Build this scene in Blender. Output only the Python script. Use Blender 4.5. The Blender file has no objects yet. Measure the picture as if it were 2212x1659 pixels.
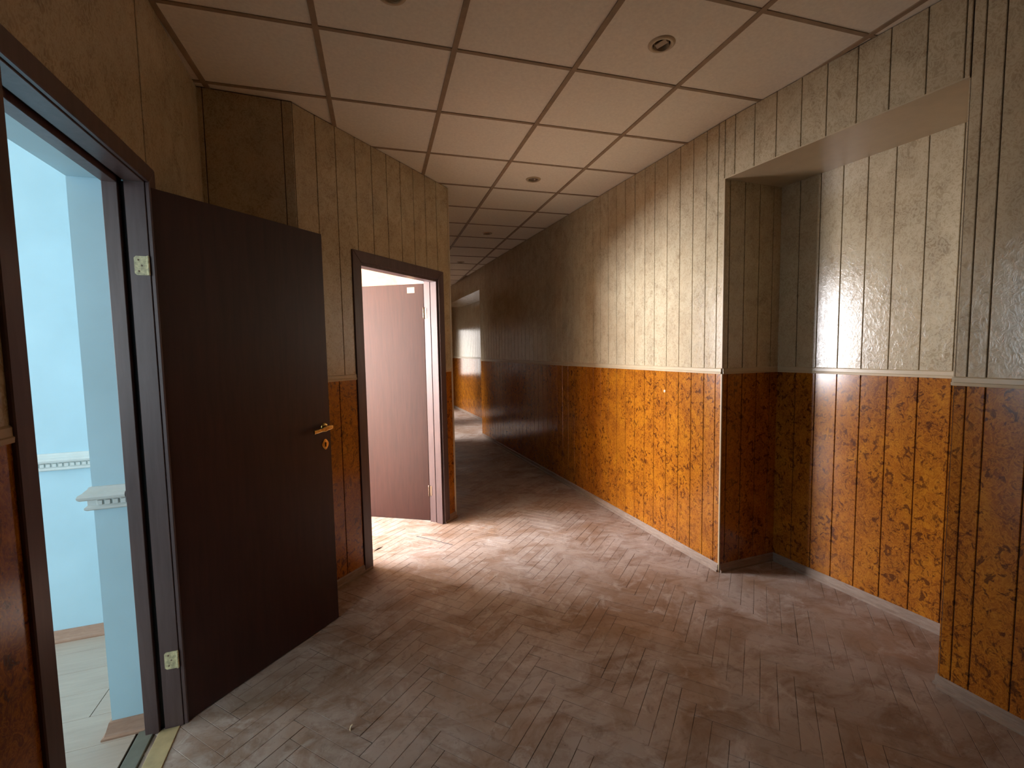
import bpy, bmesh, math, random
from mathutils import Vector, Matrix
random.seed(7)
SC = bpy.context.scene
COL = SC.collection

# ------------------------------------------------------------------ camera
CAMZ = 1.5578
cam_d = bpy.data.cameras.new('camera'); cam = bpy.data.objects.new('camera', cam_d); COL.objects.link(cam)
SC.camera = cam
yaw, pit, rol = math.radians(20.0382), math.radians(-4.2029), math.radians(-0.9776)
fw = Vector((math.sin(yaw) * math.cos(pit), math.cos(yaw) * math.cos(pit), math.sin(pit)))
rt = Vector((math.cos(yaw), -math.sin(yaw), 0)); up = rt.cross(fw)
rt2 = rt * math.cos(rol) + up * math.sin(rol); up2 = -rt * math.sin(rol) + up * math.cos(rol)
M = Matrix((rt2, up2, -fw)).transposed().to_4x4(); M.translation = Vector((0, 0, CAMZ))
cam.matrix_world = M
cam_d.sensor_width = 36.0; cam_d.lens = 36.0 * 990.77 / 2212; cam_d.clip_start = 0.02; cam_d.clip_end = 100

# ------------------------------------------------------------------ world, exposure, window light
w = bpy.data.worlds.new('world'); SC.world = w; w.use_nodes = True
bg = w.node_tree.nodes['Background']; bg.inputs[0].default_value = (0.75, 0.86, 1.0, 1); bg.inputs[1].default_value = 0.35
SC.view_settings.view_transform = 'Standard'; SC.view_settings.look = 'None'
SC.view_settings.exposure = 0.0; SC.view_settings.gamma = 1.0; SC.view_settings.use_curve_mapping = False
SC.cycles.use_denoising = True
SC.cycles.max_bounces = 12; SC.cycles.diffuse_bounces = 8; SC.cycles.glossy_bounces = 5
SC.cycles.caustics_reflective = False; SC.cycles.caustics_refractive = False
SC.cycles.sample_clamp_indirect = 6.0; SC.cycles.blur_glossy = 0.0


def area(name, loc, face, sx, sy, power, color, spread=180):
    d = bpy.data.lights.new(name, 'AREA'); d.shape = 'RECTANGLE'; d.size = sx; d.size_y = sy
    d.energy = power; d.color = color; d.spread = math.radians(spread)
    o = bpy.data.objects.new(name, d); COL.objects.link(o); o.location = loc
    o.rotation_euler = Vector(face).to_track_quat('-Z', 'Y').to_euler()
    return o


# diagonal wall frame: origin D0, u along the wall, n into the room behind it
D0 = Vector((-.23, 3.05)); D1 = Vector((.925, 4.16))
DU = (D1 - D0).normalized(); DN = Vector((-DU.y, DU.x))
def dg(u, n, z=None):
    p = D0 + DU * u + DN * n
    return (p.x, p.y) if z is None else (p.x, p.y, z)

area('daylight_room_2', dg(-.95, 3.53, 1.68), (-DN.x, -DN.y, -.0), 3.1, 1.6, 1350, (.955, .95, 1.0))
area('daylight_room_1', (-2.9, -1.06, 1.75), (0, 1, 0), 2.0, 1.7, 54, (.88, .95, 1.0))
area('daylight_room_1_side', (-4.3, 2.35, 1.75), (1, 0, 0), 1.3, 1.7, 75, (.93, .97, 1.0))
area('daylight_room_3', (-.95, 8.55, 1.9), (1, .03, -.62), 1.1, 1.1, 38, (1.0, .96, .94), 55)
area('daylight_room_4', (-.95, 11.05, 1.9), (1, .03, -.55), 1.1, 1.1, 45, (1.0, .96, .94), 60)
area('daylight_room_3_window', (-1.0, 8.75, 1.5), (1, 0, 0), .9, 1.4, 12, (1.0, .96, .92))
area('daylight_room_4_window', (-1.0, 11.2, 1.5), (1, 0, 0), .7, 1.4, 16, (1.0, .96, .92))
area('daylight_end_room', (2.2, 14.6, 1.6), (0, -1, -.1), 1.6, 1.6, 30, (1.0, .95, .9))


# ------------------------------------------------------------------ materials
def lin(c):
    return tuple(((v / 255) / 12.92 if v / 255 <= .04045 else ((v / 255 + .055) / 1.055) ** 2.4) for v in c) + (1,)

class NT:
    def __init__(s, name):
        s.m = bpy.data.materials.new(name); s.m.use_nodes = True; s.t = s.m.node_tree; s.n = s.t.nodes
        s.b = s.n['Principled BSDF']
    def node(s, typ, **kw):
        nd = s.n.new(typ)
        for k, v in kw.items():
            if k.startswith('_'): setattr(nd, k[1:], v)
            else:
                key = k.replace('__', ' ')
                nd.inputs[int(key[1:]) if key[0] == 'i' and key[1:].isdigit() else key].default_value = v
        return nd
    def link(s, a, b): s.t.links.new(a, b)
    def pos(s, scale=(1, 1, 1), rot=(0, 0, 0)):
        g = s.n.new('ShaderNodeNewGeometry'); mp = s.n.new('ShaderNodeMapping')
        mp.inputs['Scale'].default_value = scale; mp.inputs['Rotation'].default_value = rot
        s.link(g.outputs['Position'], mp.inputs['Vector']); return mp.outputs[0]
    def noise(s, vec, scale, detail=4, rough=.55, dist=0.):
        nd = s.node('ShaderNodeTexNoise'); nd.inputs['Scale'].default_value = scale
        nd.inputs['Detail'].default_value = detail; nd.inputs['Roughness'].default_value = rough
        nd.inputs['Distortion'].default_value = dist; s.link(vec, nd.inputs['Vector']); return nd.outputs[0]
    def ramp(s, fac, stops, interp='LINEAR'):
        r = s.n.new('ShaderNodeValToRGB'); cr = r.color_ramp; cr.interpolation = interp
        while len(cr.elements) < len(stops): cr.elements.new(.5)
        for e, (p, c) in zip(cr.elements, stops):
            e.position = p; e.color = c if len(c) == 4 else lin(c)
        s.link(fac, r.inputs[0]); return r.outputs[0]
    def mix(s, fac, a, b, mode='MIX'):
        m = s.n.new('ShaderNodeMix'); m.data_type = 'RGBA'; m.blend_type = mode
        for sock, v in ((m.inputs[0], fac), (m.inputs[6], a), (m.inputs[7], b)):
            if isinstance(v, (int, float)): sock.default_value = v
            elif isinstance(v, tuple): sock.default_value = v
            else: s.link(v, sock)
        return m.outputs[2]
    def bump(s, h, strength, dist):
        b = s.n.new('ShaderNodeBump'); b.inputs['Strength'].default_value = strength
        b.inputs['Distance'].default_value = dist; s.link(h, b.inputs['Height']); s.link(b.outputs[0], s.b.inputs['Normal'])
    def set(s, **kw):
        for k, v in kw.items():
            sock = s.b.inputs[k.replace('_', ' ')]
            if isinstance(v, (int, float, tuple)): sock.default_value = v
            else: s.link(v, sock)
        return s.m

BW = ((0, 0, 0, 1), (1, 1, 1, 1))

def m_cream():
    t = NT('cream_laminate'); p = t.pos((1, 1, .75))
    n1 = t.noise(p, 9, 5, .62, .8); n2 = t.noise(p, 34, 4, .6, 2.2); n3 = t.noise(p, 2.2, 2, .5)
    c = t.ramp(n1, [(.30, (146, 129, 102)), (.52, (172, 156, 126)), (.75, (186, 171, 142))])
    leaf = t.ramp(n2, [(.40, BW[0]), (.47, BW[1]), (.53, BW[1]), (.60, BW[0])])
    c = t.mix(t.mix(.45, BW[0], leaf), c, lin((212, 199, 170)))
    c = t.mix(t.ramp(n3, [(.35, BW[0]), (.7, (.35, .35, .35, 1))]), c, lin((172, 146, 112)))
    t.bump(n2, .38, .0018)
    r = t.ramp(n2, [(.3, (.23, .23, .23, 1)), (.7, (.14, .14, .14, 1))])
    return t.set(Base_Color=c, Roughness=r, Specular_IOR_Level=.55)

def m_plaincream(name='cream_trim', col=(188, 169, 138), rough=.3):
    t = NT(name); p = t.pos(); n = t.noise(p, 14, 3)
    c = t.mix(t.ramp(n, [(.3, BW[0]), (.7, (.4, .4, .4, 1))]), lin(col), lin(tuple(int(v * .88) for v in col)))
    t.bump(n, .1, .001)
    return t.set(Base_Color=c, Roughness=rough)

def m_burl():
    t = NT('orange_burl_laminate'); p = t.pos((1, 1, .8))
    n1 = t.noise(p, 5, 5, .62, 1.4); n2 = t.noise(p, 22, 5, .65, 2.8); n3 = t.noise(p, 27, 4, .62, 1.1); n4 = t.noise(p, 60, 3, .6, 1.5)
    c = t.ramp(n1, [(.30, (118, 64, 18)), (.50, (148, 86, 20)), (.72, (170, 108, 24))])
    curl = t.ramp(n2, [(.45, BW[0]), (.495, BW[1]), (.54, BW[0])])
    c = t.mix(t.mix(.55, BW[0], curl), c, lin((198, 130, 36)))
    c = t.mix(t.ramp(n4, [(.45, BW[0]), (.75, (.5, .5, .5, 1))]), c, lin((120, 58, 20)))
    squig = t.ramp(n2, [(.57, BW[0]), (.61, (.75, .75, .75, 1)), (.66, BW[0])])
    c = t.mix(squig, c, lin((104, 54, 18)))
    spots = t.ramp(n3, [(.545, BW[0]), (.615, (.78, .78, .78, 1))])
    clus = t.ramp(t.noise(p, 3.2, 2, .5, .4), [(.36, (.25, .25, .25, 1)), (.48, BW[1])])
    c = t.mix(t.mix(1.0, spots, clus, 'MULTIPLY'), c, lin((66, 28, 12)))
    t.bump(n2, .07, .001)
    return t.set(Base_Color=c, Roughness=.17, Specular_IOR_Level=.5)

def m_wood(name, a, b, rough=.4, scale=(14, 14, 1.2), bump=.1, spec=.5):
    t = NT(name); p = t.pos(scale); n = t.noise(p, 4, 5, .6, .6)
    c = t.ramp(n, [(.3, a), (.7, b)])
    t.bump(n, bump, .001)
    return t.set(Base_Color=c, Roughness=rough, Specular_IOR_Level=spec)

def m_parquet():
    t = NT('dusty_parquet')
    g = t.node('ShaderNodeObjectInfo'); p = t.pos()
    a = t.noise(t.pos((9, 1.2, 1), (0, 0, math.radians(-41.5))), 6, 4, .6)
    rnd = g.outputs['Random']
    wood = t.ramp(rnd, [(0, (140, 110, 86)), (.5, (154, 124, 98)), (1, (168, 138, 114))])
    wood = t.mix(t.ramp(a, [(.3, BW[0]), (.75, (.4, .4, .4, 1))]), wood, lin((128, 92, 66)))
    dn = t.noise(p, 1.6, 5, .62, .5)
    dust = t.ramp(dn, [(.34, (.15, .15, .15, 1)), (.50, (.6, .6, .6, 1)), (.68, (.92, .92, .92, 1))])
    c = t.mix(dust, wood, lin((188, 178, 172)))
    sm = t.noise(t.pos((1, 1.6, 1), (0, 0, .5)), 3.1, 6, .68, .9)
    c = t.mix(t.ramp(sm, [(.46, BW[0]), (.64, (.75, .75, .75, 1))]), c, lin((134, 104, 82)))
    c = t.mix(t.ramp(t.noise(p, 5.3, 5, .7, .8), [(.55, BW[0]), (.70, (.6, .6, .6, 1))]), c, lin((206, 200, 196)))
    f = t.noise(p, 11, 6, .7, 1.6)
    c = t.mix(t.ramp(f, [(.54, BW[0]), (.70, (.55, .55, .55, 1))]), c, lin((112, 92, 78)))
    f2 = t.noise(p, 46, 4, .6, .4)
    c = t.mix(t.ramp(f2, [(.66, BW[0]), (.74, (.55, .55, .55, 1))]), c, lin((96, 76, 62)))
    t.bump(f, .25, .002)
    return t.set(Base_Color=c, Roughness=t.ramp(dn, [(.3, (.5, .5, .5, 1)), (.7, (.75, .75, .75, 1))]), Specular_IOR_Level=.35)

def m_joint():
    t = NT('floor_joint_dirt'); n = t.noise(t.pos(), 2.6, 3, .6)
    return t.set(Base_Color=t.ramp(n, [(.43, (160, 146, 136)), (.50, (110, 92, 80)), (.56, (36, 26, 20))]), Roughness=.9)

def m_flat(name, col, rough=.6, metal=0., spec=.5, nscale=20, var=.12, bump=.05):
    t = NT(name); n = t.noise(t.pos(), nscale, 3)
    c = t.mix(t.ramp(n, [(.3, BW[0]), (.75, BW[1])]), lin(col), lin(tuple(max(0, int(v * (1 - var))) for v in col)))
    t.bump(n, bump, .001)
    return t.set(Base_Color=c, Roughness=rough, Metallic=metal, Specular_IOR_Level=spec)

MC = m_cream(); MT = m_plaincream(); MB = m_burl()
MGROOVE = m_flat('groove_board', (58, 38, 22), .8)
MPLASTER = m_flat('cream_plaster', (214, 190, 160), .8)
MPINK = m_flat('pale_plaster', (228, 208, 184), .85)
MBLUE = m_flat('pale_blue_paint', (184, 218, 232), .55, nscale=3, var=.05)
MWHITE = m_flat('white_moulding_paint', (218, 224, 222), .5, nscale=9, var=.07)
MTILE = m_flat('ceiling_tile_board', (238, 232, 217), .9, nscale=60, var=.05)
MGRID = m_flat('ceiling_grid_brown', (160, 138, 112), .7)
MDOOR = m_wood('dark_brown_laminate', (48, 23, 19), (62, 32, 27), .38, (10, 10, .8), .05, .45)
MFRAME = m_wood('dark_frame_laminate', (82, 64, 63), (98, 79, 78), .35, (10, 10, .8), .05, .45)
MSEAL = m_flat('black_seal', (8, 7, 7), .7)
MBRASS = m_flat('worn_brass', (232, 196, 118), .24, 1.0, nscale=60, var=.35)
MHINGE = m_flat('painted_brass_hinge', (234, 224, 178), .45, .0, nscale=70, var=.35)
MBASE = m_wood('dusty_baseboard', (124, 104, 90), (148, 130, 116), .6, (4, 4, 20))
MBASE1 = m_wood('brown_baseboard', (150, 116, 96), (170, 136, 114), .45, (4, 4, 20))
MPARQ = m_parquet()
MLAM = m_wood('beige_laminate', (172, 156, 142), (186, 171, 156), .42, (1.0, 9, 1), .03)
MSILL = m_flat('beige_sill', (190, 172, 130), .5)
MGREY = m_flat('grey_strip', (116, 118, 106), .6)
MCAN = m_flat('dark_can', (30, 22, 18), .6)
MMETAL = m_flat('tarnished_metal', (150, 128, 108), .35, .6)
MPAPER = m_flat('cream_paper', (236, 214, 176), .7)
MBLACK = m_flat('black_scrap_and_joint', (24, 26, 34), .5)


# ------------------------------------------------------------------ mesh helpers
def mesh_from(name, verts, faces, mat, bevel=0):
    me = bpy.data.meshes.new(name); me.from_pydata([tuple(v) for v in verts], [], faces); me.materials.append(mat)
    bm = bmesh.new(); bm.from_mesh(me)
    bmesh.ops.recalc_face_normals(bm, faces=bm.faces)
    if bevel:
        bmesh.ops.bevel(bm, geom=list(bm.edges), offset=bevel, segments=1, affect='EDGES', clamp_overlap=True)
    bm.to_mesh(me); bm.free(); me.update(); return me

def boxes(name, lst, mat, bevel=0):
    """lst of (x0,x1,y0,y1,z0,z1)"""
    V, F = [], []
    for x0, x1, y0, y1, z0, z1 in lst:
        b = len(V)
        V += [(x0, y0, z0), (x1, y0, z0), (x1, y1, z0), (x0, y1, z0), (x0, y0, z1), (x1, y0, z1), (x1, y1, z1), (x0, y1, z1)]
        F += [tuple(b + i for i in f) for f in ((0, 3, 2, 1), (4, 5, 6, 7), (0, 1, 5, 4), (1, 2, 6, 5), (2, 3, 7, 6), (3, 0, 4, 7))]
    return mesh_from(name, V, F, mat, bevel)

def prism_mesh(name, poly, y0, y1, mat, bevel=0):
    """poly in (x,z), extruded along y"""
    n = len(poly)
    V = [(x, y0, z) for x, z in poly] + [(x, y1, z) for x, z in poly]
    F = [tuple(range(n)), tuple(range(2 * n - 1, n - 1, -1))] + [(i, (i + 1) % n, n + (i + 1) % n, n + i) for i in range(n)]
    return mesh_from(name, V, F, mat, bevel)

def lathe_mesh(name, prof, mat, seg=28, smooth=True):
    """prof list of (r,z)"""
    V, F = [], []
    for r, z in prof:
        for k in range(seg):
            a = 2 * math.pi * k / seg; V.append((r * math.cos(a), r * math.sin(a), z))
    for i in range(len(prof) - 1):
        for k in range(seg):
            k2 = (k + 1) % seg; F.append((i * seg + k, i * seg + k2, (i + 1) * seg + k2, (i + 1) * seg + k))
    me = bpy.data.meshes.new(name); me.from_pydata(V, [], F); me.materials.append(mat)
    if smooth:
        for f in me.polygons: f.use_smooth = True
    return me

def obj(name, me, parent=None, loc=(0, 0, 0), rot=(0, 0, 0)):
    o = bpy.data.objects.new(name, me); COL.objects.link(o); o.location = loc; o.rotation_euler = rot
    if parent: o.parent = parent
    return o

def tag(o, label=None, cat=None, group=None, kind=None):
    if label: o['label'] = label
    if cat: o['category'] = cat
    if group: o['group'] = group
    if kind: o['kind'] = kind
    return o

_cache = {}
def board_mesh(wd, z0, z1, mat, th=.006):
    k = (round(wd, 4), round(z0, 4), round(z1, 4), mat.name)
    if k not in _cache:
        h = wd / 2; c = .0022
        # chamfered front edges
        P = [(-h, 0), (-h, th - c), (-h + c, th), (h - c, th), (h, th - c), (h, 0)]
        V = [(x, y, z0) for x, y in P] + [(x, y, z1) for x, y in P]
        n = len(P); F = [tuple(range(n)), tuple(range(2 * n - 1, n - 1, -1))] + [(i, (i + 1) % n, n + (i + 1) % n, n + i) for i in range(n)]
        _cache[k] = mesh_from('board', V, F, mat)
    return _cache[k]

CEIL = 3.016; TOP = 3.11
RAIL0, RAIL1 = 1.376, 1.412
BASEH = .058

def frame_of(A, B):
    A = Vector(A); B = Vector(B); d = B - A
    return A, d.length, math.atan2(d.y, d.x)

def rects_minus(L, z0, z1, op):
    """wall rectangle minus openings [(s0,s1,ztop)] sorted"""
    out = []; s = 0
    for a, b, zt in op:
        if a > s: out.append((s, a, z0, z1))
        if zt < z1: out.append((a, b, zt, z1))
        s = b
    if s < L: out.append((s, L, z0, z1))
    return out

def panelled_wall(name, label, A, B, cuts, lower_cuts=None, openings=(), zlo=0., lower=True, base=True, thick=.03, jitter=.35, trim_ends=(0, 0), gap=.0035, rail=True, upmat=None, z0up=None):
    """A->B with the visible side on the left of travel; local x along the wall, y towards the viewer"""
    A2, L, ang = frame_of(A, B)
    root = obj(name, boxes(name, [(s0, s1, -thick, 0, a, b) for s0, s1, a, b in rects_minus(L, zlo, TOP, openings)], MGROOVE), None, (A2.x, A2.y, 0), (0, 0, ang))
    tag(root, label, 'wall', kind='structure')
    upmat = upmat or MC
    def run(cs, za, zb, mat):
        cs = [c for c in cs if .012 < c < L - .012]
        e = [0] + sorted(cs) + [L]
        for i in range(len(e) - 1):
            segs = [(e[i], e[i + 1], za, zb)]
            for a, b, zt in openings:
                new = []
                for s0, s1, p, q in segs:
                    if b <= s0 or a >= s1 or zt <= p: new.append((s0, s1, p, q)); continue
                    if s0 < a: new.append((s0, a, p, q))
                    if s1 > b: new.append((b, s1, p, q))
                    if zt < q: new.append((max(s0, a), min(s1, b), zt, q))
                segs = new
            for s0, s1, p, q in segs:
                if s1 - s0 < .01: continue
                wd = s1 - s0 - gap
                o = obj('board', board_mesh(wd, p, q, mat), root, ((s0 + s1) / 2, 0, 0), (0, 0, math.radians(random.uniform(-jitter, jitter)) * min(1, .14 / wd)))
    run(cuts, z0up if z0up else (RAIL1 if lower else zlo), CEIL, upmat)
    if lower:
        run(lower_cuts or cuts, BASEH - .01 if base else 0, RAIL0, MB)
        pieces = rects_minus(L, 0, 1, [(a, b, 1) for a, b, zt in openings])
        for s0, s1, _, _ in pieces:
            if s1 - s0 < .02: continue
            prof = [(0, RAIL0 - .004), (.012, RAIL0 - .002), (.013, RAIL0 + .010), (.010, RAIL0 + .013), (.010, RAIL1 - .004), (.006, RAIL1 + .001), (0, RAIL1 + .001)]
            V = [(s0, y, z) for y, z in prof] + [(s1, y, z) for y, z in prof]; n = len(prof)
            F = [tuple(range(n)), tuple(range(2 * n - 1, n - 1, -1))] + [(i, (i + 1) % n, n + (i + 1) % n, n + i) for i in range(n)]
            obj('dado_rail', mesh_from('dado_rail', V, F, MT), root)
            if base:
                prof = [(0, 0), (.022, 0), (.022, .012), (.014, .020), (.013, BASEH - .008), (.007, BASEH), (0, BASEH)]
                V = [(s0, y, z) for y, z in prof] + [(s1, y, z) for y, z in prof]; n = len(prof)
                F = [tuple(range(n)), tuple(range(2 * n - 1, n - 1, -1))] + [(i, (i + 1) % n, n + (i + 1) % n, n + i) for i in range(n)]
                obj('baseboard', mesh_from('baseboard', V, F, MBASE), root)
    return root

def plain_wall(name, label, A, B, mat, z0=0., z1=TOP, openings=(), thick=.05):
    A2, L, ang = frame_of(A, B)
    r = obj(name, boxes(name, [(s0, s1, -thick, 0, a, b) for s0, s1, a, b in rects_minus(L, z0, z1, openings)], mat), None, (A2.x, A2.y, 0), (0, 0, ang))
    return tag(r, label, 'wall', kind='structure')

def steps(start, step, lo, hi):
    out = []; s = start
    while s > lo: s -= step
    while s < hi:
        if s > lo: out.append(round(s, 4))
        s += step
    return out

# ------------------------------------------------------------------ corridor walls
RA, RB = (2.384, 2.41), (2.33, 8.0)
wr = panelled_wall('wall_right', 'long panelled corridor wall, cream above the rail and orange burl below', RA, RB,
                   [.052, .157, .282, .416, .556, .706, .832] + steps(.832 + .138, .138, .9, 5.6))
panelled_wall('wall_recess_side', 'dark side cheek of the near wall recess', (2.885, 2.41), RA, [.075, .20, .33, .46])
plain_wall('wall_pier_back', 'hidden far face of the first pier', (2.384, 2.44), (2.88, 2.44), MGROOVE, thick=.02)
back = panelled_wall('wall_recess_back', 'back wall of the near recess with burl panels and pale skirting', (2.965, 1.12), (2.885, 2.41),
                     [.175, .318, .462, .608, .748, .885, 1.02, 1.155])
# header over the recess
hdr = panelled_wall('wall_header', 'cream boarded header above the near recess', (2.472, 1.2), RA,
                    [.02, .15, .29, .43, .575, .71, .857, .998, 1.137], lower=False, zlo=2.65, thick=.03)
A2, L2, an2 = frame_of((2.472, 1.2), RA)
sof = obj('wall_header_soffit', boxes('soffit', [(0, L2, -.56, .009, 2.645, 2.6515)], MT), None, (A2.x, A2.y, 0), (0, 0, an2))
tag(sof, 'plain cream soffit under the header of the near recess', 'soffit', kind='structure')
# near pier
panelled_wall('wall_pier', 'panelled pier at the right edge, projecting beyond the recess', (2.56, -2.0), (2.476, 1.2),
              steps(3.098, .128, 0, 3.19) + [3.16])
panelled_wall('wall_pier_cheek', 'cheek of the right-hand pier facing down the corridor', (2.478, 1.203), (2.98, 1.203), [.12, .26, .40])

# left wall with first doorway (opening y 1.385..2.205)
LY0, LY1 = 1.372, 2.222
panelled_wall('wall_left', 'near left wall around the first doorway, cream boards over wainscot', (-.70, 3.042), (-.70, -2.0),
              [.04, .82, 1.67, 2.1, 2.6, 3.1, 3.6, 4.1, 4.6], openings=[(3.035 - LY1, 3.035 - LY0, 2.262)], thick=.018)
cw = panelled_wall('wall_cross', 'short dark cross wall above and behind the open first door', (-.225, 3.045), (-.70, 3.035), [.055, .445], thick=.04)
# diagonal wall with second doorway
DL = (D1 - D0).length
dcuts = [DL - s for s in (.161, .317, .488, .644, .80, .956, 1.113, 1.269, 1.425)]
dlow = [DL - s for s in (.12, .265, .488, 1.425)]
UO0, UO1 = .488, 1.425
panelled_wall('wall_diagonal', 'angled wall holding the second doorway', tuple(D1), tuple(D0), dcuts, dlow,
              openings=[(DL - UO1, DL - UO0, 2.21)], thick=.02)
# corridor left wall (hidden side) with two lit doorways
CL = 14.3 - 4.16
def yo(y): return 14.3 - y
panelled_wall('wall_corridor_left', 'far left corridor wall beyond the corner with two lit doorways', (.925, 14.3), (.925, 4.16), steps(0, .15, 0, CL),
              openings=[(yo(11.6), yo(10.5), 2.12), (yo(9.15), yo(8.05), 2.12)], thick=.02)
# corner bead
bead = obj('trim_1', boxes('trim_1', [(-.009, .009, -.009, .009, 0, CEIL)], MT, .003), None, (D1.x + .003, D1.y - .002, 0), (0, 0, math.radians(22)))
tag(bead, 'slim cream corner bead where the angled wall ends', 'corner trim', kind='structure')
bead = obj('trim_2', boxes('trim_2', [(-.007, .004, -.003, .010, 0.0, RAIL0), (-.007, .004, -.003, .010, RAIL1, 2.65)], MT, .002), None, (RA[0] - .002, RA[1] - .006, 0))
tag(bead, 'thin pale corner bead on the first pier edge', 'corner trim', kind='structure')
# far recess and end
panelled_wall('wall_far_recess', 'back of the second recess far down the corridor', (2.84, 7.9), (2.84, 12.4), steps(0, .15, 0, 4.5))
plain_wall('wall_far_cheek', 'end face of the long corridor wall', (2.33, 8.0), (2.9, 8.0), MC, thick=.03)
plain_wall('wall_far_header', 'header over the far recess', (2.33, 8.0), (2.32, 11.3), MC, 2.65, TOP, thick=.5)
panelled_wall('wall_end', 'corridor end wall with a bright doorway', (2.85, 12.4), (.9, 12.4), steps(0, .15, 0, 1.95),
              openings=[(.22, 1.05, 2.14)], thick=.1)
# ------------------------------------------------------------------ rooms behind
# room 1 (pale blue)
r1 = obj('wall_room_1_front', boxes('wall_room_1_front', [(-.96, -.719, 2.253, 3.30, 0, TOP), (-.96, -.719, -1.1, 1.35, 0, TOP), (-.96, -.719, 1.35, 2.253, 2.245, TOP)], MBLUE))
tag(r1, 'thick pale blue wall and reveal around the first doorway', 'wall', kind='structure')
plain_wall('wall_room_1_back', 'pale blue wall seen through the first doorway', (-.955, 3.14), (-4.4, 3.14), MBLUE)
plain_wall('wall_room_1_near', 'near wall of the pale blue room', (-4.4, -1.1), (-.95, -1.1), MBLUE)
plain_wall('wall_room_1_side', 'window wall of the pale blue room', (-4.4, 3.15), (-4.4, -1.1), MBLUE)
f1 = obj('floor_room_1', boxes('floor_room_1', [(-4.4, -.86, -1.1, 3.14, -.06, -.006)], MGROOVE))
tag(f1, 'beige laminate floor of the pale blue room', 'floor', kind='structure')
pm = boxes('plank', [(0, 1.197, 0, .1905, -.006, .001)], MLAM, .0008)
yy = -1.05; k = 0
while yy < 3.0:
    xx = -4.3 + (k % 3) * .4 - .4
    while xx < -1.0:
        x1 = min(xx + 1.197, -.872)
        if x1 - xx > 1.19: obj('plank', pm, f1, (xx, yy, 0))
        elif x1 - xx > .05: obj('plank', boxes('plank', [(0, x1 - xx, 0, .1905, -.006, .001)], MLAM, .0008), f1, (xx, yy, 0))
        xx += 1.2
    yy += .192; k += 1
# room 2 (daylit, behind the diagonal wall)
plain_wall('wall_room_2_left', 'cream wall of the daylit second room', (-5.2, 3.27), (-.315, 3.27), MPINK, thick=.125)
plain_wall('wall_room_2_right', 'cream side wall of the second room behind its open door', (.77, 4.27), (.77, 6.9), MPINK, thick=.1)
plain_wall('wall_room_2_far', 'far cream wall of the second room', (.80, 6.9), (-1.35, 6.9), MPINK)
WU0 = 1.95; wA = dg(WU0, 3.5); wB = dg(-3.5, 3.5)
A2, L2, an2 = frame_of(wA, wB)
wo0, wo1 = WU0 - .6, WU0 + 2.5
r = obj('wall_room_2_window', boxes('ww', [(0, wo0, -.02, 0, 0, TOP), (wo1, L2, -.02, 0, 0, TOP), (wo0, wo1, -.02, 0, 0, .88), (wo0, wo1, -.02, 0, 2.48, TOP)], MPINK), None, (*wA, 0), (0, 0, an2))
tag(r, 'window wall of the second room', 'wall', kind='structure')
wn = obj('window_1', boxes('window_frame', [(wo0, wo1, -.015, .045, .86, .92), (wo0, wo1, -.015, .045, 2.44, 2.5), (wo0, wo0 + .06, -.015, .045, .92, 2.44),
        (wo1 - .06, wo1, -.015, .045, .92, 2.44)] + [(wo0 + t - .04, wo0 + t + .04, -.015, .045, .92, 2.44) for t in (.78, 1.55, 2.33)], MWHITE, .004), None, (*wA, 0), (0, 0, an2))
tag(wn, 'white framed window of the second room', 'window', kind='structure')
# back plaster skin of the diagonal wall, thickness of the doorway
bl = []
for u0, u1, a, b in rects_minus(DL + .0, 0, TOP, [(.47, 1.442, 2.198)]):
    bl.append((u0, u1 - (.06 if u1 >= DL - .001 else 0), .021, .14, a, b))
r = obj('wall_room_2_front', boxes('wrf', bl, MPINK), None, (D0.x, D0.y, 0), (0, 0, math.atan2(DU.y, DU.x)))
tag(r, 'room side of the angled wall around the second doorway', 'wall', kind='structure')
# side rooms far down
for nm, y0, y1 in (('wall_room_3', 7.2, 9.85), ('wall_room_4', 9.9, 12.4)):
    r = obj(nm, boxes(nm, [(-1.1, -1.05, y0, y1, 0, TOP), (-1.05, .90, y0, y0 + .05, 0, TOP), (-1.05, .90, y1 - .05, y1, 0, TOP)], MPINK))
    tag(r, 'pale walls of a daylit side room off the far corridor, ' + ('nearer' if nm[-1] == '3' else 'farther') + ' one', 'wall', kind='structure')
r = obj('wall_end_room', boxes('wall_end_room', [(.8, .85, 12.5, 15, 0, TOP), (3.3, 3.35, 12.5, 15, 0, TOP), (.8, 3.35, 15, 15.05, 0, TOP), (.85, 3.3, 12.52, 12.54, 2.2, TOP)], MPINK))
tag(r, 'pale walls of the bright room beyond the corridor end', 'wall', kind='structure')
r = obj('wall_behind', boxes('wall_behind', [(-.75, 2.7, -2.05, -2.0, 0, TOP)], MPLASTER)); tag(r, 'wall at the near end of the corridor', 'wall', kind='structure')

# ------------------------------------------------------------------ door frames and doors
def casing(parent, o0, o1, ztop, cw, th=.016, bottom=0.):
    """two-sided architrave on the visible face (local y = 0 outward +), mitred"""
    def pr(poly): return prism_mesh('casing', poly, .0, th, MFRAME, .003)
    c0 = obj('casing', pr([(o0 - cw, bottom), (o0, bottom), (o0, ztop), (o0 - cw, ztop + cw)]), parent)
    c1 = obj('casing', pr([(o1, bottom), (o1 + cw, bottom), (o1 + cw, ztop + cw), (o1, ztop)]), parent)
    c2 = obj('casing', pr([(o0, ztop), (o1, ztop), (o1 + cw, ztop + cw), (o0 - cw, ztop + cw)]), parent)

def hinge(parent_jamb, loc, rotz, z0, z1):
    pass

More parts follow.
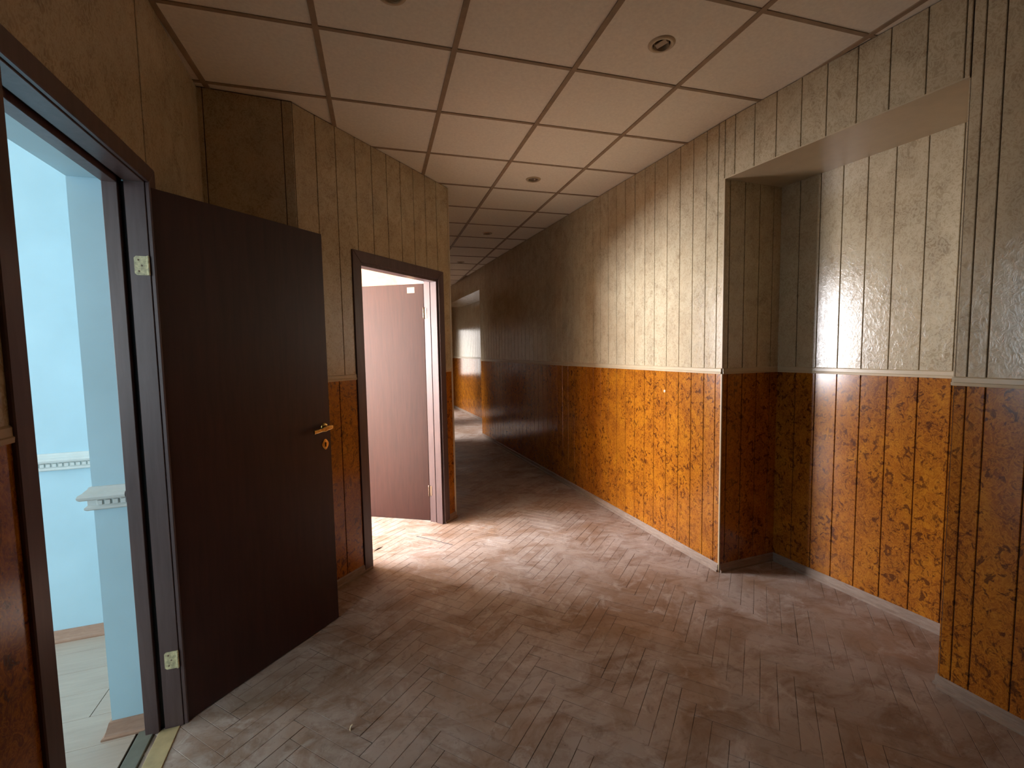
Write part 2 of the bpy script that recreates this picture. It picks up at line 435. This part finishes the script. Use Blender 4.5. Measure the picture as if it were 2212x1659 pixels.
# door 1 : local frame of left wall: origin (-.70, 2.205) hinge jamb; local x runs towards -y (to the lock jamb), local y = +x
d1 = bpy.data.objects.new('door_1', None); COL.objects.link(d1); d1.location = (-.70, 2.205, 0); d1.rotation_euler = (0, 0, -math.pi / 2)
tag(d1, 'first doorway on the left with its dark brown door swung open into the corridor', 'door', kind='structure')
OW = .82; OZ = 2.232
casing(d1, -.004, OW + .004, OZ + .004, .066)
# jambs (profile: rebate, black seal groove, stop)
fr = bpy.data.objects.new('door_frame', None); COL.objects.link(fr); fr.parent = d1
j = [(-.03, 0, -.066, 0, 0, OZ + .03), (-.03, .0135, -.13, -.082, 0, OZ + .03), (OW, OW + .03, -.066, 0, 0, OZ), (OW - .0135, OW + .03, -.13, -.082, 0, OZ),
     (-.03, OW + .03, -.066, 0, OZ, OZ + .03), (-.03, OW + .03, -.13, -.082, OZ - .0135, OZ + .03)]
for i, bx in enumerate(j): obj('jamb', boxes('jamb', [bx], MFRAME, .0015), fr)
obj('seal', boxes('seal', [(-.03, -.012, -.082, -.066, 0, OZ), (OW + .012, OW + .03, -.082, -.066, 0, OZ), (-.03, OW + .03, -.082, -.066, OZ + .012, OZ + .03)], MSEAL), fr)
# leaf: built in its own frame, origin at hinge corner (visible face line), x along leaf, y away from camera
def make_leaf(root, origin, direction, width, height, handle=True, sticker=False, back=1):
    ang = math.atan2(direction[1], direction[0])
    R = Matrix.Rotation(ang, 4, 'Z'); T = Matrix.Translation((*origin, 0)) @ R
    leaf = obj('door_leaf', boxes('door_leaf', [(0, width, 0, .040 * back, .006, height)], MDOOR, .0015), root)
    leaf.matrix_parent_inverse = root.matrix_world.inverted() if False else Matrix()
    bpy.context.view_layer.update()
    leaf.matrix_world = T
    return leaf
bpy.context.view_layer.update()
lf = make_leaf(d1, (-.693, 2.2115), (.604, .588), .842, 2.218)
FS = -1  # visible face is local y=0, outward -y

def lever_handle(leaf, s, z, zk, flip=1):
    # rose
    rose = lathe_mesh('rose', [(0, .009), (.012, .0095), (.019, .008), (.0235, .003), (.024, 0)], MBRASS, 28)
    o = obj('handle_rose', rose, leaf, (s, 0, z), (math.pi / 2, 0, 0))
    neck = lathe_mesh('neck', [(.009, 0), (.0085, .035), (.010, .046), (0, .048)], MBRASS, 18)
    # lever: flat tapering grip swelling near the pivot, drooping to the free end
    st = [(.016, .010, .000, .0075), (.004, .0125, .000, .008), (-.014, .0125, -.001, .0075), (-.030, .015, -.005, .007), (-.044, .0115, -.0055, .0062), (-.060, .0095, -.0075, .0058), (-.086, .0095, -.0105, .0058), (-.108, .0098, -.0125, .0058)]
    V, F = [], []
    for x, h, zc, dp in st:
        for a in range(10):
            t = 2 * math.pi * a / 10
            cx, cz = math.cos(t), math.sin(t)
            V.append((x * flip, -.044 + dp * (abs(cx) ** .6) * (1 if cx > 0 else -1), zc + h * (abs(cz) ** .6) * (1 if cz > 0 else -1)))
    n = 10
    for i in range(len(st) - 1):
        for a in range(n): F.append((i * n + a, i * n + (a + 1) % n, (i + 1) * n + (a + 1) % n, (i + 1) * n + a))
    F.append(tuple(range(n))); F.append(tuple(range(len(st) * n - 1, (len(st) - 1) * n - 1, -1)))
    me = mesh_from('lever', V, F, MBRASS)
    lv = obj('handle_lever', me, leaf, (s, 0, z))
    obj('handle_neck', neck, leaf, (s, 0, z), (math.pi / 2, 0, 0))
    # escutcheon with keyhole
    import_pts = 30
    out = []; hol = []
    for k in range(import_pts):
        t = 2 * math.pi * k / import_pts
        r = .0205 + .0045 * abs(math.sin(t)) + .002 * math.cos(4 * t)
        out.append((r * math.cos(t), (r + .003) * math.sin(t)))
    def kh(t):
        x, y = math.cos(t), math.sin(t)
        return (.0052 * x, .006 + .006 * y) if y > -.3 else (.0042 * (1 if x > 0 else -1) * min(1, abs(x) * 3), -.014)
    hol = [kh(2 * math.pi * k / import_pts) for k in range(import_pts)]
    V, F = [], []
    for ring, y in ((out, 0), (out, -.003), (hol, -.0045), (hol, -.0005)):
        V += [(x, y, zz) for x, zz in ring]
    for i in range(3):
        for k in range(import_pts): F.append((i * import_pts + k, i * import_pts + (k + 1) % import_pts, (i + 1) * import_pts + (k + 1) % import_pts, (i + 1) * import_pts + k))
    e = obj('keyhole_plate', mesh_from('keyhole_plate', V, F, MBRASS), leaf, (s, -.0003, zk))
    obj('keyhole', boxes('keyhole', [(-.006, .006, -.0007, 0, -.014, .013)], MSEAL), leaf, (s, -.0002, zk))

lever_handle(lf, .800, 1.146, 1.047)

def hinge_set(root, leaf, jx, jy, zc, h=.074, leaf_pt=(0, 0), jrot=0):
    # jamb plate lies on the jamb rebate (root local), knuckle at the corner
    pl = prism_mesh('hinge_plate', [(0, 0), (.034, 0), (.040, .006), (.040, h - .006), (.034, h), (0, h)], 0, .0022, MHINGE)
    o = obj('hinge_plate', pl, root, (jx, jy, zc - h / 2), (0, 0, jrot))
    return o

def hinge_parts(d, f, hy, zc, h=.074):
    """d: door empty (local x along opening from hinge jamb, y outwards)."""
    # jamb plate: on x=0 plane, y from -.050 to -.010
    poly = [(-.050 + .007, zc - h / 2), (-.008, zc - h / 2), (-.008, zc + h / 2), (-.050 + .007, zc + h / 2), (-.050, zc + h / 2 - .007), (-.050, zc - h / 2 + .007)]
    V = [(0.0, y, z) for y, z in poly] + [(.0024, y, z) for y, z in poly]; n = 6
    F = [tuple(range(n)), tuple(range(2 * n - 1, n - 1, -1))] + [(i, (i + 1) % n, n + (i + 1) % n, n + i) for i in range(n)]
    o = obj('hinge', mesh_from('hinge', V, F, MHINGE), d, (0, 0, 0))
    for q in (-.022, 0, .022):
        obj('screw', lathe_mesh('screw', [(0, .0012), (.003, .0010), (.0036, 0)], MMETAL, 10), o, (.0024, -.036 if q else -.026, zc + q), (0, math.pi / 2, 0))
    kn = obj('knuckle', lathe_mesh('knuckle', [(0, -h * .5), (.0042, -h * .5), (.0048, -h * .48), (.0048, -h * .27), (.0041, -h * .25), (.0048, -h * .23), (.0048, h * .23), (.0041, h * .25), (.0048, h * .27), (.0048, h * .48), (.003, h * .52), (0, h * .53)], MHINGE, 14), o, (.004, -.0035, zc))
    return o
for zc in (1.912, .296):
    hinge_parts(d1, fr, 0, zc)
    obj('hinge_leaf', prism_mesh('hinge_leaf', [(.0, 0), (.0022, 0), (.0022, .074), (.0, .074)], .006, .034, MHINGE), lf, (-.0022, 0, zc - .037))

# door 2 : local frame: origin at right jamb face, x running towards left jamb, y towards corridor
oU0, oU1 = .500, 1.412
d2 = bpy.data.objects.new('door_2', None); COL.objects.link(d2); pp = dg(oU1, 0); d2.location = (pp[0], pp[1], 0)
d2.rotation_euler = (0, 0, math.atan2(-DU.y, -DU.x))
tag(d2, 'second doorway in the angled wall, its brown door open into a daylit room', 'door', kind='structure')
OW2 = oU1 - oU0; OZ2 = 2.178
bpy.context.view_layer.update()
casing(d2, -.006, OW2 + .006, OZ2 + .006, .076)
fr2 = bpy.data.objects.new('door_frame', None); COL.objects.link(fr2); fr2.parent = d2
j = [(-.03, 0, -.145, -.080, 0, OZ2 + .02), (-.03, .014, -.064, 0, 0, OZ2 + .02), (OW2, OW2 + .03, -.145, -.080, 0, OZ2), (OW2 - .014, OW2 + .03, -.064, 0, 0, OZ2),
     (-.03, OW2 + .03, -.145, -.080, OZ2, OZ2 + .02), (-.03, OW2 + .03, -.064, 0, OZ2 - .014, OZ2 + .02)]
for bx in j: obj('jamb', boxes('jamb', [bx], MFRAME, .0015), fr2)
obj('seal', boxes('seal', [(-.03, -.012, -.080, -.064, 0, OZ2), (OW2 + .012, OW2 + .03, -.080, -.064, 0, OZ2), (-.03, OW2 + .03, -.080, -.064, OZ2 + .012, OZ2 + .03)], MSEAL), fr2)
lf2 = make_leaf(d2, (.688, 4.152), (-.515, .330), .87, 2.165, back=-1)
# tag on leaf: small square paper near the hinge-side top corner (visible face is y=0, outward +y)
obj('paper_tag', boxes('paper_tag', [(.085, .155, 0, .0012, 2.085, 2.135)], MPAPER), lf2)
for zc in (1.90, .29):
    poly_h = .09
    o = obj('hinge', boxes('hinge', [(-.0, .0026, -.139, -.118, zc - poly_h / 2, zc + poly_h / 2)], MMETAL, .0008), d2)
    obj('knuckle', lathe_mesh('knuckle', [(0, -.05), (.0055, -.049), (.0055, -.02), (.0045, -.018), (.0055, -.016), (.0055, .016), (.0045, .018), (.0055, .02), (.0055, .049), (0, .052)], MMETAL, 14), o, (.006, -.148, zc))

# ------------------------------------------------------------------ sills at the first doorway
s = obj('trim_3', boxes('door_sill', [(-.785, -.712, 1.385, 2.204, -.02, .004)], MSILL, .002)); tag(s, 'beige sill board in the first doorway', 'door sill', kind='structure')
s = obj('trim_4', boxes('door_sill_strip', [(-.862, -.802, 1.352, 2.252, -.02, .006)], MGREY, .003)); tag(s, 'grey metal-like strip beside the laminate floor', 'floor strip', kind='structure')
s = obj('trim_5', boxes('sill_gap', [(-.88, -.70, 1.36, 2.25, -.05, -.012)], MSEAL)); tag(s, 'dark gap under the sill of the first doorway', 'gap', kind='structure')

# ------------------------------------------------------------------ dado moulding and skirting of room 1
def sweep(name, prof, path, mat, parent=None):
    """path: plan points; prof: (out, z); 'out' is measured to the left of travel; mitred corners"""
    P = [Vector(p) for p in path]; n = len(prof); V = []; F = []
    for i, p in enumerate(P):
        if i == 0: d = (P[1] - P[0]).normalized(); off = Vector((-d.y, d.x))
        elif i == len(P) - 1: d = (P[-1] - P[-2]).normalized(); off = Vector((-d.y, d.x))
        else:
            d0 = (P[i] - P[i - 1]).normalized(); d1_ = (P[i + 1] - P[i]).normalized()
            n0 = Vector((-d0.y, d0.x)); n1 = Vector((-d1_.y, d1_.x)); off = (n0 + n1) / (1 + n0.dot(n1))
        for o, z in prof: V.append((p.x + off.x * o, p.y + off.y * o, z))
    for i in range(len(P) - 1):
        for k in range(n): F.append((i * n + k, i * n + (k + 1) % n, (i + 1) * n + (k + 1) % n, (i + 1) * n + k))
    F.append(tuple(range(n))); F.append(tuple(range(len(P) * n - 1, (len(P) - 1) * n - 1, -1)))
    return obj(name, mesh_from(name, V, F, mat), parent)

PATH1 = [(-.843, 2.253), (-.96, 2.253), (-.96, 3.14), (-4.35, 3.14)]  # left of travel = room side
dado = [(0, .955), (.016, .955), (.022, .960), (.022, .967), (.016, .972), (.013, .975), (.013, .994), (.030, .998), (.036, 1.004), (.038, 1.012), (.034, 1.021), (.024, 1.026), (.020, 1.031), (.012, 1.038), (.008, 1.046), (0, 1.047)]
dr = sweep('trim_6', dado, PATH1, MWHITE); tag(dr, 'white dentil dado moulding in the pale blue room', 'moulding', kind='structure')
dm = boxes('dentil', [(-.0085, .0085, .012, .021, .9755, .9935)], MWHITE, .001)
for (ax, ay), (bx, by) in zip(PATH1[:-1], PATH1[1:]):
    d = Vector((bx - ax, by - ay)); Ld = min(d.length, 1.3); d.normalize(); k = .012
    while k < Ld - .008:
        obj('dentil', dm, dr, (ax + d.x * k, ay + d.y * k, 0), (0, 0, math.atan2(d.y, d.x))); k += .0255
sk = [(0, 0), (.030, 0), (.030, .008), (.022, .012), (.019, .020), (.012, .045), (.008, .060), (0, .062)]
s = sweep('baseboard_room_1', sk, PATH1, MBASE1); tag(s, 'brown wooden skirting in the pale blue room', 'skirting', kind='structure')

# ------------------------------------------------------------------ floor
fl = obj('floor', boxes('floor', [(-.80, 3.2, -2.05, 15.1, -.06, -.0016), (-5.3, -.8, 3.2, 15.1, -.06, -.0016)], m_joint()))
tag(fl, 'dusty herringbone parquet floor of the corridor', 'floor', kind='structure')
BL, BWd = .385, .070
a1 = math.radians(41.5); ea = Vector((math.cos(a1), math.sin(a1))); eb = Vector((-math.sin(a1), math.cos(a1)))
def inside(p):
    x, y = p
    if y > 12.5 or y < .1: return False
    if x > 3.0 or (x > 2.64 and y < 1.1): return False
    if x > 2.52 and 2.58 < y < 7.9: return False
    if x > 3.1: return False
    if y < 3.15: return x > -.69
    q = Vector((x, y)) - D0
    u, n = q.dot(DU), q.dot(DN)
    if n < -.0: return x > -.69
    # room 2
    if n < .14: return True
    if y < 7.0 and x < .77 and n < 3.5 and y > 3.27: return u > -2.5
    return x > .80
blocks = []
O = Vector((2.53, 2.34)) - ea * BL
gp = .0009
for i in range(-140, 200):
    for jx in range(-24, 24):
        b = O + (ea + eb) * (BWd * i) + (ea - eb) * (BL * jx)
        if not (-6 < b.x < 5 and -2 < b.y < 14): continue
        cH = b + ea * BL / 2 + eb * BWd / 2
        cV = b + ea * (BL + BWd / 2) + eb * (BWd - BL / 2)
        for c, rr in ((cH, a1), (cV, a1 + math.pi / 2)):
            if inside(c): blocks.append((c, rr))
def vis_key(c):
    c3 = Vector((c.x, c.y, -CAMZ)); dz = c3.dot(fw)
    if dz <= .05: return 99
    px = 1106 + 990.77 * c3.dot(rt2) / dz; py = 829.5 - 990.77 * c3.dot(up2) / dz
    ok = -40 < px < 2250 and py < 1760
    if c.y < 3.9 and c.x / max(c.y, .1) < -.03 and c.y > 2.22 + (c.x + .693) * .97: ok = False   # hidden behind the open door
    if c.y > 4.3 and c.x < .9: ok = False
    if c.x > .9 and c.y > 4.2 and c.x / c.y < .225: ok = False
    return dz if ok else 50 + dz
blocks.sort(key=lambda t: vis_key(t[0]))
bmesh_block = boxes('parquet_block', [(-BL / 2 + gp, BL / 2 - gp, -BWd / 2 + gp, BWd / 2 - gp, -.008, 0)], MPARQ, .0007)
rest = []
for k, (c, rr) in enumerate(blocks):
    z = random.uniform(-.0007, .0003); tx, ty = random.uniform(-.004, .004), random.uniform(-.002, .002)
    if k < 298:
        obj('parquet_block', bmesh_block, fl, (c.x, c.y, z), (tx, ty, rr + random.uniform(-.004, .004)))
    else: rest.append((c, rr, z))
V, F = [], []
for c, rr, z in rest:
    cs, sn = math.cos(rr), math.sin(rr); b0 = len(V); hx, hy = BL / 2 - gp, BWd / 2 - gp
    for zz, ins in ((-.008, 0), (z - .0012, 0), (z, .0012)):
        for sx, sy in ((-1, -1), (1, -1), (1, 1), (-1, 1)):
            x, y = sx * (hx - ins), sy * (hy - ins); V.append((c.x + x * cs - y * sn, c.y + x * sn + y * cs, zz))
    for r0 in (0, 4):
        for q in range(4): F.append((b0 + r0 + q, b0 + r0 + (q + 1) % 4, b0 + r0 + 4 + (q + 1) % 4, b0 + r0 + 4 + q))
    F.append((b0 + 8, b0 + 9, b0 + 10, b0 + 11))
me = bpy.data.meshes.new('parquet_remainder'); me.from_pydata(V, [], F); me.materials.append(MPARQ)
o = obj('parquet_remainder', me, fl); tag(o, kind='stuff')

# ------------------------------------------------------------------ ceiling
TH = math.radians(-3.8957); GX0, GY0, GW, GH = -.2186, 2.3229, .6281, .6
ce = obj('ceiling', boxes('ceiling', [(-5.4, 3.4, -2.1, 15.1, TOP, TOP + .05)], MPINK)); tag(ce, 'suspended ceiling of pale square tiles in a brown grid', 'ceiling', kind='structure')
ct, stt = math.cos(TH), math.sin(TH)
def g2w(x, y): return (x * ct - y * stt, x * stt + y * ct)
LIGHTS = [(1.5045, 1.933), (1.594, 3.748), (.243, 2.03), (1.744, 5.60), (1.8715, 7.504)]
def w2g(x, y): return (x * ct + y * stt, -x * stt + y * ct)
lg = [w2g(*p) for p in LIGHTS]
def corridor(p):
    x, y = p
    if y < -2.3 or y > 12.7: return False
    q = Vector((x, y)) - D0
    if x < -1.2 or x > 3.2: return False
    if y > 4.3: return .60 < x < (2.6 if y < 8 or True else 3)
    return q.dot(DN) < .78
hw = .013
tile_me = boxes('ceiling_tile', [(-GW / 2 + .004, GW / 2 - .004, -GH / 2 + .004, GH / 2 - .004, CEIL + .006, CEIL + .018)], MTILE, .002)
ncol = range(-3, 6)
for i in ncol:
    for jy in range(-8, 17):
        cx, cy = GX0 + GW * (i + .5), GY0 + GH * (jy + .5); p = g2w(cx, cy)
        if not corridor(p): continue
        hole = [l for l in lg if abs(l[0] - cx) < GW / 2 and abs(l[1] - cy) < GH / 2]
        if hole:
            lx, ly = hole[0][0] - cx, hole[0][1] - cy; N = 32; rr = .048
            V, F = [], []
            x0, x1, y0, y1 = -GW / 2 + .004, GW / 2 - .004, -GH / 2 + .004, GH / 2 - .004
            outer = []
            for k in range(N):
                t = 2 * math.pi * k / N; dx, dy = math.cos(t), math.sin(t)
                tt = min([(x1 - lx) / dx if dx > 1e-6 else 9, (x0 - lx) / dx if dx < -1e-6 else 9, (y1 - ly) / dy if dy > 1e-6 else 9, (y0 - ly) / dy if dy < -1e-6 else 9])
                outer.append((lx + dx * tt, ly + dy * tt))
            # snap nearest ring points to the corners
            for cxx, cyy in ((x0, y0), (x1, y0), (x1, y1), (x0, y1)):
                kk = min(range(N), key=lambda q: (outer[q][0] - cxx) ** 2 + (outer[q][1] - cyy) ** 2); outer[kk] = (cxx, cyy)
            inner = [(lx + rr * math.cos(2 * math.pi * k / N), ly + rr * math.sin(2 * math.pi * k / N)) for k in range(N)]
            for ring, z in ((outer, CEIL + .018), (outer, CEIL + .006), (inner, CEIL + .006), (inner, CEIL + .018)): V += [(a, b, z) for a, b in ring]
            for r_ in range(3):
                for k in range(N): F.append((r_ * N + k, r_ * N + (k + 1) % N, (r_ + 1) * N + (k + 1) % N, (r_ + 1) * N + k))
            obj('ceiling_tile', mesh_from('ceiling_tile', V, F, MTILE), ce, (*p, 0), (0, 0, TH))
        else:
            obj('ceiling_tile', tile_me, ce, (*p, random.uniform(-.0008, .0008)), (random.uniform(-.0012, .0012), random.uniform(-.0012, .0012), TH))
lb = boxes('grid_runner', [(-hw, hw, -4.8, 9.6, CEIL, CEIL + .02)], MGRID)
cb = boxes('grid_tee', [(-GW / 2 + hw, GW / 2 - hw, -hw * .8, hw * .8, CEIL + .0015, CEIL + .02)], MGRID)
for i in ncol:
    y0, y1 = (-4.8, 9.6)
    if i < 0: y1 = {-3: 0, -2: 0, -1: .9}.get(i, 1)
    if i == 0: y1 = .98
    if i == 1: y1 = 1.9
    if i in (-3, -2, 5): continue
    me = boxes('grid_runner', [(-hw, hw, y0, y1, CEIL, CEIL + .02)], MGRID)
    p = g2w(GX0 + GW * i, GY0); obj('grid_runner', me, ce, (*p, 0), (0, 0, TH))
for i in ncol:
    for jy in range(-8, 17):
        p = g2w(GX0 + GW * (i + .5), GY0 + GH * jy)
        if corridor(p): obj('grid_tee', cb, ce, (*p, 0), (0, 0, TH))

# ------------------------------------------------------------------ recessed spotlights
def spotlight(name, x, y, label, tilt, azim, empty):
    t = bpy.data.objects.new(name, None); COL.objects.link(t); t.location = (x, y, CEIL + .006)
    tag(t, label, 'ceiling light', 'recessed spotlights in the ceiling tiles')
    ring = lathe_mesh('trim_ring', [(.0415, .004), (.0415, -.003), (.045, -.0075), (.052, -.0085), (.060, -.0055), (.0645, -.001), (.065, .001)], MT, 36)
    obj('trim_ring', ring, t)
    obj('can', lathe_mesh('can', [(.047, -.001), (.046, .07), (.02, .078), (0, .078)], MCAN, 28), t)
    # swivelling cup
    cup = lathe_mesh('lamp_cup', [(.0, .034), (.014, .034), (.018, .028), (.030, .004), (.034, -.008), (.0355, -.010), (.036, -.006), (.033, .012), (.030, .030), (.016, .04), (0, .041)], MMETAL if not empty else MT, 30)
    c = obj('lamp_cup', cup, t, (0, 0, .004 if empty else .010), (tilt, 0, azim))
    if empty:
        obj('socket', lathe_mesh('socket', [(0, -.002), (.010, -.002), (.012, .004), (.012, .03)], MCAN, 16), c)
        obj('socket_bridge', boxes('socket_bridge', [(-.031, .031, -.012, .012, -.006, .0)], MT, .002), c)
    else:
        obj('bulb', lathe_mesh('bulb', [(0, -.004), (.010, -.003), (.022, .004), (.028, .012)], m_flat('lamp_reflector', (205, 190, 170), .12, .9), 24), c)
        for sx in (-.031, .031): obj('spring_clip', boxes('spring_clip', [(sx - .003, sx + .003, -.004, .004, -.014, .0)], MMETAL, .001), c)
    return t
spotlight('recessed_spotlight', *LIGHTS[0], 'nearest full recessed spotlight, an empty tilted cup, above the recess side', .42, 1.9, True)
spotlight('recessed_spotlight', *LIGHTS[1], 'small recessed spotlight with a shiny lamp, second along the corridor ceiling', .12, 0, False)
spotlight('recessed_spotlight', *LIGHTS[2], 'dark recessed spotlight cut off by the top edge of the picture', .3, 1.5, True)
spotlight('recessed_spotlight', *LIGHTS[3], 'dim recessed spotlight, third along the darkening corridor ceiling', .1, 0, False)
spotlight('recessed_spotlight', *LIGHTS[4], 'tiny recessed spotlight farthest down the corridor ceiling', .1, 0, False)

# ------------------------------------------------------------------ small things
# round plug in the burl panelling
wp = obj('round_plug', lathe_mesh('round_plug', [(0, .0016), (.009, .0014), (.0115, 0)], MT, 20), wr, (.575, .0065, 1.215), (-math.pi / 2, 0, 0))
# open parquet joint, stood in for by an added thin black strip
p0, p1 = Vector((.516, 3.8325)), Vector((.7626, 3.551)); dd = (p1 - p0); ll = dd.length; an = math.atan2(dd.y, dd.x)
V, F = [], []; N = 14
for k in range(N + 1):
    t = k / N; wv = .0032 * (1.7 if k in (0, 3) else 1) * (1 - .55 * t) ; yy_ = .002 * math.sin(5 * t)
    V += [(t * ll, yy_ - wv, .0006), (t * ll, yy_ - wv * .5, .0034), (t * ll, yy_ + wv * .5, .0034), (t * ll, yy_ + wv, .0006)]
for k in range(N):
    for q in range(4): F.append((4 * k + q, 4 * k + (q + 1) % 4, 4 * k + 4 + (q + 1) % 4, 4 * k + 4 + q))
F += [(0, 1, 2, 3), (4 * N + 3, 4 * N + 2, 4 * N + 1, 4 * N)]
o = obj('open_joint_strip', mesh_from('open_joint_strip', V, F, MBLACK), None, (p0.x, p0.y, 0), (0, 0, an)); tag(o, 'open parquet joint before the second doorway, added as a thin black strip', 'strip')
# splinter near the left jamb
o = obj('wood_splinter', mesh_from('wood_splinter', [(0, 0, .0005), (.06, .004, .0005), (.115, -.002, .0005), (.06, -.008, .0005), (.055, -.002, .008)], [(0, 1, 4), (1, 2, 4), (2, 3, 4), (3, 0, 4), (0, 3, 2, 1)], MBLACK), None, (.150, 3.665, 0), (0, 0, .72))
tag(o, 'small dark splinter on the floor beside the left jamb of the second doorway', 'splinter')
# curled paper scrap in the foreground
V, F = [], []
for k in range(9):
    t = k / 8; a = t * 2.6
    for wv in (-.5, .5): V.append((.022 * t + .004 * wv, .008 * wv * (1 - .5 * t) + .006 * math.sin(a), .001 + .012 * math.sin(a * .9) * t + (0 if t else 0)))
for k in range(8): F.append((2 * k, 2 * k + 1, 2 * k + 3, 2 * k + 2))
me = bpy.data.meshes.new('paper_scrap'); me.from_pydata(V, [], F); me.materials.append(MPAPER)
o = obj('paper_scrap', me, None, (-.04, 1.915, 0), (0, 0, .9)); sol = o.modifiers.new('t', 'SOLIDIFY'); sol.thickness = .0008
tag(o, 'tiny curled pale scrap on the foreground parquet', 'paper scrap')
